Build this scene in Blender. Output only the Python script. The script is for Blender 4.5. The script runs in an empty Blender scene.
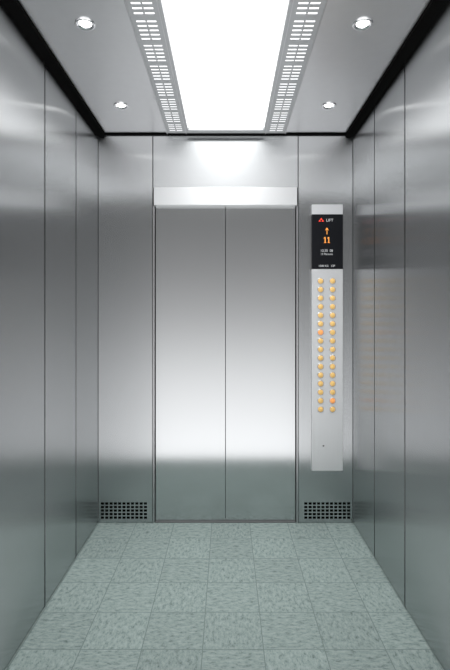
import bpy, bmesh, math
from mathutils import Vector

scene = bpy.context.scene
scene.view_settings.view_transform = 'Standard'
scene.view_settings.look = 'None'

# ------------------------------------------------------------ dimensions (m)
XL, XR = -0.854, 0.834          # side wall faces
YF = 3.20                       # front (door) wall face
YO = 1.60                       # open rear edge of the car
H = 2.577                       # ceiling height
DX0, DX1 = -0.477, 0.457        # door opening
DH = 2.10                       # door height
HH = 2.219                      # header top

# ------------------------------------------------------------ materials
def new_mat(name):
    m = bpy.data.materials.new(name); m.use_nodes = True
    nt = m.node_tree
    return m, nt, nt.nodes['Principled BSDF']

def simple(name, col, rough=0.5, metal=0.0, emit=None, es=0.0, spec=0.5):
    m, nt, b = new_mat(name)
    b.inputs['Base Color'].default_value = (*col, 1)
    b.inputs['Roughness'].default_value = rough
    b.inputs['Metallic'].default_value = metal
    b.inputs['Specular IOR Level'].default_value = spec
    if emit:
        b.inputs['Emission Color'].default_value = (*emit, 1)
        b.inputs['Emission Strength'].default_value = es
    return m

def steel(name, col, rough, stretch=(60, 60, 1.2), amt=0.02, cvar=0.03, aniso=0.0, metal=1.0):
    m, nt, b = new_mat(name)
    N, L = nt.nodes, nt.links
    tc = N.new('ShaderNodeTexCoord')
    mp = N.new('ShaderNodeMapping'); mp.inputs['Scale'].default_value = stretch
    nz = N.new('ShaderNodeTexNoise'); nz.inputs['Scale'].default_value = 6; nz.inputs['Detail'].default_value = 5
    L.new(tc.outputs['Object'], mp.inputs['Vector']); L.new(mp.outputs['Vector'], nz.inputs['Vector'])
    mr = N.new('ShaderNodeMapRange')
    mr.inputs['To Min'].default_value = rough - amt; mr.inputs['To Max'].default_value = rough + amt
    L.new(nz.outputs['Fac'], mr.inputs['Value']); L.new(mr.outputs['Result'], b.inputs['Roughness'])
    cr = N.new('ShaderNodeMix'); cr.data_type = 'RGBA'
    cr.inputs['A'].default_value = (*[c*(1-cvar) for c in col], 1)
    cr.inputs['B'].default_value = (*[c*(1+cvar) for c in col], 1)
    L.new(nz.outputs['Fac'], cr.inputs['Factor']); L.new(cr.outputs['Result'], b.inputs['Base Color'])
    b.inputs['Metallic'].default_value = metal
    if aniso > 0:      # vertical brushing: highlights spread sideways
        b.inputs['Anisotropic'].default_value = aniso
        ge = N.new('ShaderNodeNewGeometry')
        cx = N.new('ShaderNodeVectorMath'); cx.operation = 'CROSS_PRODUCT'
        cx.inputs[1].default_value = (0, 0, 1)
        L.new(ge.outputs['Normal'], cx.inputs[0]); L.new(cx.outputs['Vector'], b.inputs['Tangent'])
    return m

M_wall = steel('brushed_steel_wall', (0.55, 0.562, 0.57), 0.26, aniso=0.96)
M_door = steel('brushed_steel_door', (0.60, 0.612, 0.62), 0.18, aniso=0.7)
M_ceil = steel('satin_ceiling_metal', (0.76, 0.76, 0.77), 0.38, (4, 4, 4), 0.02)
M_head = simple('header_white', (0.80, 0.81, 0.82), 0.35, 0.2)
M_strip = simple('perforated_grey', (0.50, 0.51, 0.52), 0.4, 0.6)
M_black = simple('black_trim', (0.003, 0.003, 0.003), 0.9, spec=0.05)
M_gap = simple('dark_gap', (0.02, 0.02, 0.022), 0.9, spec=0.1)
M_sill = simple('sill_metal', (0.25, 0.26, 0.26), 0.5, 0.6)
M_chrome = simple('chrome', (0.85, 0.85, 0.86), 0.12, 1)
M_jamb = simple('jamb_steel', (0.6, 0.6, 0.61), 0.3, 1)
M_copp = steel('panel_steel', (0.82, 0.83, 0.84), 0.38, (60, 60, 1.2), 0.03, metal=0.4)
M_cap = simple('panel_cap', (0.85, 0.86, 0.88), 0.4, 0.2)
M_screen = simple('black_glass', (0.006, 0.007, 0.010), 0.3, spec=0.3)
M_light = simple('diffuser_light', (1, 1, 1), 0.5, 0, (1.0, 1.0, 1.0), 2.0)
M_slot = simple('slot_glow', (1, 1, 1), 0.5, 0, (1, 1, 1), 0.9)
M_bulb = simple('downlight_glow', (1, 1, 1), 0.5, 0, (1, 0.99, 0.97), 6)
M_amber = simple('amber_button', (0.80, 0.53, 0.20), 0.4, 0, (1.0, 0.60, 0.17), 0.30)
M_amber2 = simple('lit_button', (0.9, 0.4, 0.15), 0.4, 0, (1.0, 0.35, 0.07), 0.45)
M_orange = simple('display_orange', (0.8, 0.3, 0.05), 0.5, 0, (1.0, 0.42, 0.08), 0.7)
M_red = simple('display_red', (0.8, 0.05, 0.03), 0.5, 0, (1.0, 0.06, 0.03), 0.8)
M_txt = simple('display_white', (0.6, 0.6, 0.6), 0.5, 0, (0.8, 0.85, 0.9), 0.25)

def floor_mat():
    m, nt, b = new_mat('speckled_vinyl_tile')
    N, L = nt.nodes, nt.links
    tc = N.new('ShaderNodeTexCoord')
    T = 0.25
    off = N.new('ShaderNodeMapping'); off.inputs['Location'].default_value = (0.10, 0.02, 0.1)
    L.new(tc.outputs['Object'], off.inputs['Vector'])
    br = N.new('ShaderNodeTexBrick')
    br.offset = 0; br.squash = 1
    br.inputs['Scale'].default_value = 1
    br.inputs['Brick Width'].default_value = T
    br.inputs['Row Height'].default_value = T
    br.inputs['Mortar Size'].default_value = 0.0022
    br.inputs['Mortar Smooth'].default_value = 0.3
    br.inputs['Color1'].default_value = (0.0, 0.0, 0.0, 1)
    br.inputs['Color2'].default_value = (1, 1, 1, 1)
    L.new(off.outputs['Vector'], br.inputs['Vector'])
    ck = N.new('ShaderNodeTexChecker'); ck.inputs['Scale'].default_value = 1/T
    ck.inputs['Color1'].default_value = (0, 0, 0, 1); ck.inputs['Color2'].default_value = (1, 1, 1, 1)
    L.new(off.outputs['Vector'], ck.inputs['Vector'])
    def grain(sc):
        mp = N.new('ShaderNodeMapping'); mp.inputs['Scale'].default_value = sc
        nz = N.new('ShaderNodeTexNoise'); nz.inputs['Scale'].default_value = 26
        nz.inputs['Detail'].default_value = 8; nz.inputs['Roughness'].default_value = 0.80
        L.new(tc.outputs['Object'], mp.inputs['Vector']); L.new(mp.outputs['Vector'], nz.inputs['Vector'])
        return nz
    a = grain((2.4, 1.1, 1)); c = grain((1.1, 2.4, 1))
    mx = N.new('ShaderNodeMix'); mx.data_type = 'FLOAT'
    L.new(ck.outputs['Fac'], mx.inputs['Factor'])
    L.new(a.outputs['Fac'], mx.inputs['A']); L.new(c.outputs['Fac'], mx.inputs['B'])
    rp = N.new('ShaderNodeValToRGB')
    e = rp.color_ramp.elements
    e[0].position = 0.34; e[0].color = (0.10, 0.15, 0.14, 1)
    e[1].position = 0.66; e[1].color = (0.46, 0.54, 0.52, 1)
    e2 = e.new(0.46); e2.color = (0.30, 0.375, 0.355, 1)
    L.new(mx.outputs['Result'], rp.inputs['Fac'])
    tone = N.new('ShaderNodeMix'); tone.data_type = 'RGBA'; tone.blend_type = 'MULTIPLY'
    tone.inputs['Factor'].default_value = 1
    tr = N.new('ShaderNodeMapRange'); tr.inputs['To Min'].default_value = 0.93; tr.inputs['To Max'].default_value = 1.06
    L.new(br.outputs['Color'], tr.inputs['Value'])
    L.new(rp.outputs['Color'], tone.inputs['A']); L.new(tr.outputs['Result'], tone.inputs['B'])
    g = N.new('ShaderNodeMix'); g.data_type = 'RGBA'
    g.inputs['B'].default_value = (0.20, 0.26, 0.245, 1)
    L.new(br.outputs['Fac'], g.inputs['Factor']); L.new(tone.outputs['Result'], g.inputs['A'])
    L.new(g.outputs['Result'], b.inputs['Base Color'])
    b.inputs['Roughness'].default_value = 0.6
    b.inputs['Specular IOR Level'].default_value = 0.2
    return m
M_floor = floor_mat()

# ------------------------------------------------------------ mesh helpers
class Build:
    def __init__(self, name):
        self.name = name; self.bm = bmesh.new(); self.mats = []
    def mi(self, mat):
        if mat not in self.mats: self.mats.append(mat)
        return self.mats.index(mat)
    def box(self, x0, x1, y0, y1, z0, z1, mat, bev=0.0):
        i = self.mi(mat)
        t = bmesh.new()
        bmesh.ops.create_cube(t, size=1)
        for v in t.verts:
            v.co = Vector(((x0+x1)/2 + v.co.x*(x1-x0), (y0+y1)/2 + v.co.y*(y1-y0), (z0+z1)/2 + v.co.z*(z1-z0)))
        if bev > 0:
            bmesh.ops.bevel(t, geom=t.edges[:], offset=bev, segments=2, affect='EDGES', profile=0.5)
        for f in t.faces: f.material_index = i
        me = bpy.data.meshes.new('tmp'); t.to_mesh(me); t.free()
        self.bm.from_mesh(me); bpy.data.meshes.remove(me)
    def lathe(self, cx, cy, cz, prof, axis, mat, seg=32):
        i = self.mi(mat)
        ax = Vector(axis).normalized()
        u = ax.orthogonal().normalized(); w = ax.cross(u)
        rings = []
        for r, h in prof:
            ring = []
            for k in range(seg):
                a = 2*math.pi*k/seg
                ring.append(self.bm.verts.new(Vector((cx, cy, cz)) + ax*h + (u*math.cos(a)+w*math.sin(a))*max(r, 1e-5)))
            rings.append(ring)
        for a, b in zip(rings, rings[1:]):
            for k in range(seg):
                f = self.bm.faces.new((a[k], a[(k+1) % seg], b[(k+1) % seg], b[k]))
                f.material_index = i; f.smooth = True
    def poly(self, pts, mat):
        i = self.mi(mat)
        f = self.bm.faces.new([self.bm.verts.new(p) for p in pts]); f.material_index = i
    def done(self, parent=None):
        me = bpy.data.meshes.new(self.name)
        for m in self.mats: me.materials.append(m)
        self.bm.to_mesh(me); self.bm.free()
        o = bpy.data.objects.new(self.name, me)
        scene.collection.objects.link(o)
        if parent: o.parent = parent
        return o

def empty(name, loc=(0, 0, 0)):
    e = bpy.data.objects.new(name, None); e.location = loc
    scene.collection.objects.link(e); e.empty_display_size = 0.1
    return e

# ------------------------------------------------------------ room shell
b = Build('floor')
b.box(XL-0.03, XR+0.03, 1.776, YF+0.08, -0.05, 0, M_floor)
b.done()

PW = 0.467
def side(name, xf, sgn):
    b = Build(name)
    ys = [YF - PW*k for k in range(4)] + [YO]
    J = 0.006
    for a, c in zip(ys, ys[1:]):
        x0, x1 = sorted((xf, xf+sgn*0.02))
        b.box(x0, x1, c+(J if c != YO else 0), a-(J if a != YF else 0), 0.006, H+0.05, M_wall)
    x0, x1 = sorted((xf+sgn*0.002, xf+sgn*0.05))
    for yy in ys[1:-1]:
        b.box(x0, x1, yy-J, yy+J, 0, H+0.05, M_black)
    x0, x1 = sorted((xf+sgn*0.018, xf+sgn*0.05))
    b.box(x0, x1, YO, YF+0.1, 0, H+0.05, M_gap)
    return b.done()
side('wall_left', XL, -1)
side('wall_right', XR, 1)

b = Build('wall_front')
VZ0, VZ1 = 0.02, 0.145
g = 0.003
VL = (-0.845, -0.520); VR = (0.502, 0.826)
for (x0, x1, v) in ((XL, DX0-0.014, VL), (DX1+0.014, XR, VR)):
    b.box(x0+g, x1-g, YF, YF+0.02, VZ1, H, M_wall)
    b.box(x0+g, v[0], YF, YF+0.02, 0.003, VZ1, M_wall)
    b.box(v[1], x1-g, YF, YF+0.02, 0.003, VZ1, M_wall)
    b.box(v[0], v[1], YF, YF+0.02, 0.003, VZ0, M_wall)
b.box(DX0-0.014+g, DX1+0.014-g, YF, YF+0.02, HH, H, M_wall)
b.box(XL, XR, YF+0.075, YF+0.10, 0, H+0.05, M_gap)
b.box(XL, DX0-0.014, YF+0.03, YF+0.05, 0, H, M_gap)
b.box(DX1+0.014, XR, YF+0.03, YF+0.05, 0, H, M_gap)
b.box(XL, XR, YF+0.021, YF+0.05, HH, H, M_gap)
b.done()

# ------------------------------------------------------------ door
d = empty('door_1', (0, YF, 0))
def part(bld):
    o = bld.done(); o.parent = d
    o.location = (0, -YF, 0); return o
mid = -0.010
for nm, x0, x1 in (('door_leaf_a', DX0+0.002, mid-0.0015), ('door_leaf_b', mid+0.0015, DX1-0.002)):
    b = Build(nm); b.box(x0, x1, YF+0.022, YF+0.045, 0.006, DH+0.02, M_door, 0.001); part(b)
b = Build('door_jamb')
b.box(DX0-0.012, DX0-0.003, YF-0.004, YF+0.06, 0.0, DH, M_jamb, 0.001)
b.box(DX1+0.003, DX1+0.012, YF-0.004, YF+0.06, 0.0, DH, M_jamb, 0.001)
part(b)
b = Build('door_header')
b.box(DX0-0.004, DX1+0.004, YF-0.03, YF+0.02, DH, HH-0.002, M_head, 0.002)
part(b)
b = Build('door_sill')
b.box(DX0, DX1, YF+0.001, YF+0.07, 0.0, 0.005, M_sill)
part(b)

# ------------------------------------------------------------ perforated plate
def perforated(b, axis, u0, u1, v0, v1, w0, w1, us, vs, mat):
    def bx(a0, a1, c0, c1):
        if a1-a0 < 1e-5 or c1-c0 < 1e-5: return
        if axis == 'z': b.box(a0, a1, c0, c1, w0, w1, mat)
        else: b.box(a0, a1, w0, w1, c0, c1, mat)
    e = v0
    for s0, s1 in vs:
        bx(u0, u1, e, s0); e = s1
    bx(u0, u1, e, v1)
    for s0, s1 in vs:
        e = u0
        for t0, t1 in us:
            bx(e, t0, s0, s1); e = t1
        bx(e, u1, s0, s1)

for nm, v in (('ventilation_grille', VL), ('ventilation_grille', VR)):
    b = Build(nm)
    n = 11; pw = (v[1]-v[0]-0.012)/n
    us = [(v[0]+0.006+pw*k+pw*0.13, v[0]+0.006+pw*(k+1)-pw*0.13) for k in range(n)]
    m = 5; ph = (VZ1-VZ0-0.008)/m
    vs = [(VZ0+0.004+ph*k+ph*0.17, VZ0+0.004+ph*(k+1)-ph*0.17) for k in range(m)]
    perforated(b, 'y', v[0], v[1], VZ0, VZ1, YF+0.001, YF+0.004, us, vs, M_wall)
    b.box(v[0], v[1], YF+0.006, YF+0.028, VZ0, VZ1, M_black)
    b.done()

# ------------------------------------------------------------ ceiling
GAP = 0.052
SX0, SX1 = -0.395, 0.385           # light module
LX0, LX1 = -0.262, 0.248           # diffuser
b = Build('ceiling')
b.box(XL+GAP, SX0-0.002, YO, YF-0.02, H, H+0.03, M_ceil, 0.002)
b.box(SX1+0.002, XR-GAP, YO, YF-0.02, H, H+0.03, M_ceil, 0.002)
b.box(XL-0.05, XR+0.05, YO, YF+0.1, H+0.055, H+0.08, M_gap)
b.done()
b = Build('trim_1'); b.box(XL, XL+GAP-0.001, YO, YF, H-0.016, H+0.04, M_black); b.done()
b = Build('trim_2'); b.box(XR-GAP+0.001, XR, YO, YF, H-0.016, H+0.04, M_black); b.done()
b = Build('trim_3'); b.box(XL+GAP, XR-GAP, YF-0.018, YF, H-0.008, H+0.03, M_black); b.done()

lp = empty('ceiling_light_panel', (0, 2.4, H))
def lpart(bld):
    o = bld.done(); o.parent = lp; o.location = (0, -2.4, -H)
Y1 = 3.115
b = Build('diffuser'); b.box(LX0+0.012, LX1-0.012, YO+0.01, Y1-0.012, H+0.004, H+0.012, M_light); lpart(b)
b = Build('frame')
b.box(LX0-0.004, LX0+0.012, YO, Y1, H-0.014, H+0.012, M_strip, 0.002)
b.box(LX1-0.012, LX1+0.004, YO, Y1, H-0.014, H+0.012, M_strip, 0.002)
b.box(LX0+0.012, LX1-0.012, Y1-0.012, Y1+0.004, H-0.014, H+0.012, M_strip, 0.002)
b.box(LX0-0.004, LX1+0.004, Y1+0.004, YF-0.02, H-0.004, H+0.012, M_strip, 0.001)
lpart(b)
for nm, x0, x1 in (('slotted_strip_a', SX0, LX0-0.004), ('slotted_strip_b', LX1+0.004, SX1)):
    b = Build(nm)
    w = x1-x0
    us = [(x0+w*0.18, x0+w*0.47), (x0+w*0.53, x0+w*0.82)]
    vs = []
    y = YO+0.02
    k = 0
    while y < YF-0.06:
        vs.append((y, y+0.012)); y += 0.031; k += 1
        if k % 5 == 0: y += 0.022
    perforated(b, 'z', x0, x1, YO, YF-0.02, H-0.004, H-0.002, us, vs, M_strip)
    b.box(x0, x1, YO, YF-0.02, H, H+0.006, M_slot)
    b.box(x0, x0+0.004, YO, YF-0.02, H-0.008, H+0.01, M_jamb)
    b.box(x1-0.004, x1, YO, YF-0.02, H-0.008, H+0.01, M_jamb)
    lpart(b)
# the luminaire throws most of its light straight down
al = bpy.data.lights.new('panel_lamp', 'AREA'); al.shape = 'RECTANGLE'
al.size = 0.46; al.size_y = 1.3; al.energy = 9.5; al.spread = math.radians(110)
ao = bpy.data.objects.new('panel_lamp', al); scene.collection.objects.link(ao)
ao.parent = lp; ao.location = (-0.007, 0.05, -0.002)

for (x, y) in ((-0.587, 2.00), (-0.607, 2.768), (0.562, 2.00), (0.584, 2.768)):
    b = Build('recessed_downlight')
    b.lathe(x, y, H, [(0.042, 0.0), (0.042, 0.004), (0.038, 0.007), (0.032, 0.006), (0.026, 0.0005)], (0, 0, -1), M_chrome)
    b.lathe(x, y, H, [(0.026, 0.001), (0.014, 0.003), (0.0, 0.0035)], (0, 0, -1), M_bulb)
    o = b.done()
    sl = bpy.data.lights.new('downlight_lamp', 'SPOT'); sl.energy = 6; sl.spot_size = math.radians(95); sl.spot_blend = 1
    sl.shadow_soft_size = 0.02
    so = bpy.data.objects.new('downlight_lamp', sl); scene.collection.objects.link(so)
    so.parent = o; so.location = (x, y, H-0.03)

# ------------------------------------------------------------ control panel
cp = empty('elevator_control_panel', (0.665, YF, 1.2))
def cpart(o):
    o.parent = cp; o.location = Vector(o.location) - Vector((0.665, YF, 1.2))
PX0, PX1 = 0.559, 0.763
yf = YF-0.022
b = Build('body')
b.box(PX0, PX1, yf, YF, 0.352, 1.680, M_copp, 0.003)
cpart(b.done())
b = Build('top_cap'); b.box(PX0, PX1, yf, YF, 2.040, 2.106, M_cap, 0.003); cpart(b.done())
b = Build('display'); b.box(PX0, PX1, yf-0.001, YF, 1.680, 2.040, M_screen, 0.002)
ys = yf-0.0025
for cx, cz in ((0.6195, 2.004), (0.6095, 1.992), (0.6295, 1.992)):
    b.poly([(cx-0.008, ys, cz), (cx+0.008, ys, cz), (cx, ys, cz+0.012)], M_red)
cx = 0.657
b.poly([(cx-0.014, ys, 1.932), (cx, ys, 1.953), (cx+0.014, ys, 1.932), (cx, ys, 1.941)], M_orange)
b.poly([(cx-0.0022, ys, 1.908), (cx+0.0022, ys, 1.908), (cx+0.0022, ys, 1.944), (cx-0.0022, ys, 1.944)], M_orange)
for nx in (0.645, 0.669):
    b.poly([(nx-0.003, ys, 1.852), (nx+0.003, ys, 1.852), (nx+0.003, ys, 1.890), (nx-0.003, ys, 1.890)], M_orange)
    b.poly([(nx-0.003, ys, 1.890), (nx-0.010, ys, 1.883), (nx-0.010, ys, 1.879), (nx-0.003, ys, 1.883)], M_orange)
    b.poly([(nx-0.008, ys, 1.852), (nx+0.008, ys, 1.852), (nx+0.008, ys, 1.855), (nx-0.008, ys, 1.855)], M_orange)
cpart(b.done())

def text(name, s, size, x, z, mat, y=ys, bold=0.0):
    c = bpy.data.curves.new(name, 'FONT'); c.body = s; c.size = size
    c.align_x = 'CENTER'; c.align_y = 'CENTER'; c.extrude = 0.0003; c.offset = bold
    c.materials.append(mat)
    o = bpy.data.objects.new(name, c); o.location = (x, y, z); o.rotation_euler = (math.pi/2, 0, 0)
    scene.collection.objects.link(o); cpart(o)
text('label_a', 'LIFT', 0.026, 0.675, 2.000, M_txt)
text('label_b', '12:30  08', 0.022, 0.655, 1.800, M_txt)
text('label_c', '13 Persons', 0.018, 0.655, 1.778, M_txt)
text('label_d', '1000 KG   13P', 0.018, 0.655, 1.700, M_txt)

b = Build('buttons')
for r in range(16):
    z = 1.601-0.0562*r
    for c, x in enumerate((0.6155, 0.694)):
        b.lathe(x, yf, z, [(0.0215, 0), (0.0215, 0.003), (0.0185, 0.004), (0.017, 0.003)], (0, -1, 0), M_jamb, 24)
        lit = (r == 14 and c == 1) or (r == 6 and c == 0)
        b.lathe(x, yf, z, [(0.0175, 0.002), (0.0165, 0.004), (0.0, 0.0045)], (0, -1, 0), M_amber2 if lit else M_amber, 24)
b.lathe(0.634, yf, 0.518, [(0.007, 0), (0.007, 0.003), (0.004, 0.003)], (0, -1, 0), M_jamb, 16)
b.lathe(0.634, yf, 0.518, [(0.004, 0.002), (0, 0.002)], (0, -1, 0), M_black, 16)
cpart(b.done())

# ------------------------------------------------------------ world : made-up brightness gradient, brighter below, added for the steel to reflect
w = bpy.data.worlds.new('World'); scene.world = w; w.use_nodes = True
nt = w.node_tree; N, L = nt.nodes, nt.links
bg = N['Background']
tc = N.new('ShaderNodeTexCoord'); sp = N.new('ShaderNodeSeparateXYZ')
L.new(tc.outputs['Generated'], sp.inputs['Vector'])
mr = N.new('ShaderNodeMapRange')
mr.inputs['From Min'].default_value = -0.5; mr.inputs['From Max'].default_value = 0.5
L.new(sp.outputs['Z'], mr.inputs['Value'])
rp = N.new('ShaderNodeValToRGB'); cr = rp.color_ramp
stops = [(0.0, 1.7), (0.24, 1.7), (0.36, 1.28), (0.5, 0.66), (0.6, 0.40), (0.72, 0.25), (1.0, 0.24)]
cr.elements[0].position = 0; cr.elements[0].color = (1.7, 1.7, 1.71, 1)
cr.elements[1].position = 1; cr.elements[1].color = (0.24, 0.24, 0.24, 1)
for p, v in stops[1:-1]:
    e = cr.elements.new(p); e.color = (v, v, v*1.005, 1)
L.new(mr.outputs['Result'], rp.inputs['Fac']); L.new(rp.outputs['Color'], bg.inputs['Color'])
bg.inputs['Strength'].default_value = 1.0

# ------------------------------------------------------------ camera
cam = bpy.data.cameras.new('camera'); co = bpy.data.objects.new('camera', cam)
scene.collection.objects.link(co)
co.location = (0, 0, 1.358); co.rotation_euler = (math.pi/2, 0, 0)
cam.sensor_fit = 'AUTO'; cam.sensor_width = 36; cam.lens = 483.2/670*36
cam.shift_x = -2/670; cam.shift_y = -17/670
scene.camera = co
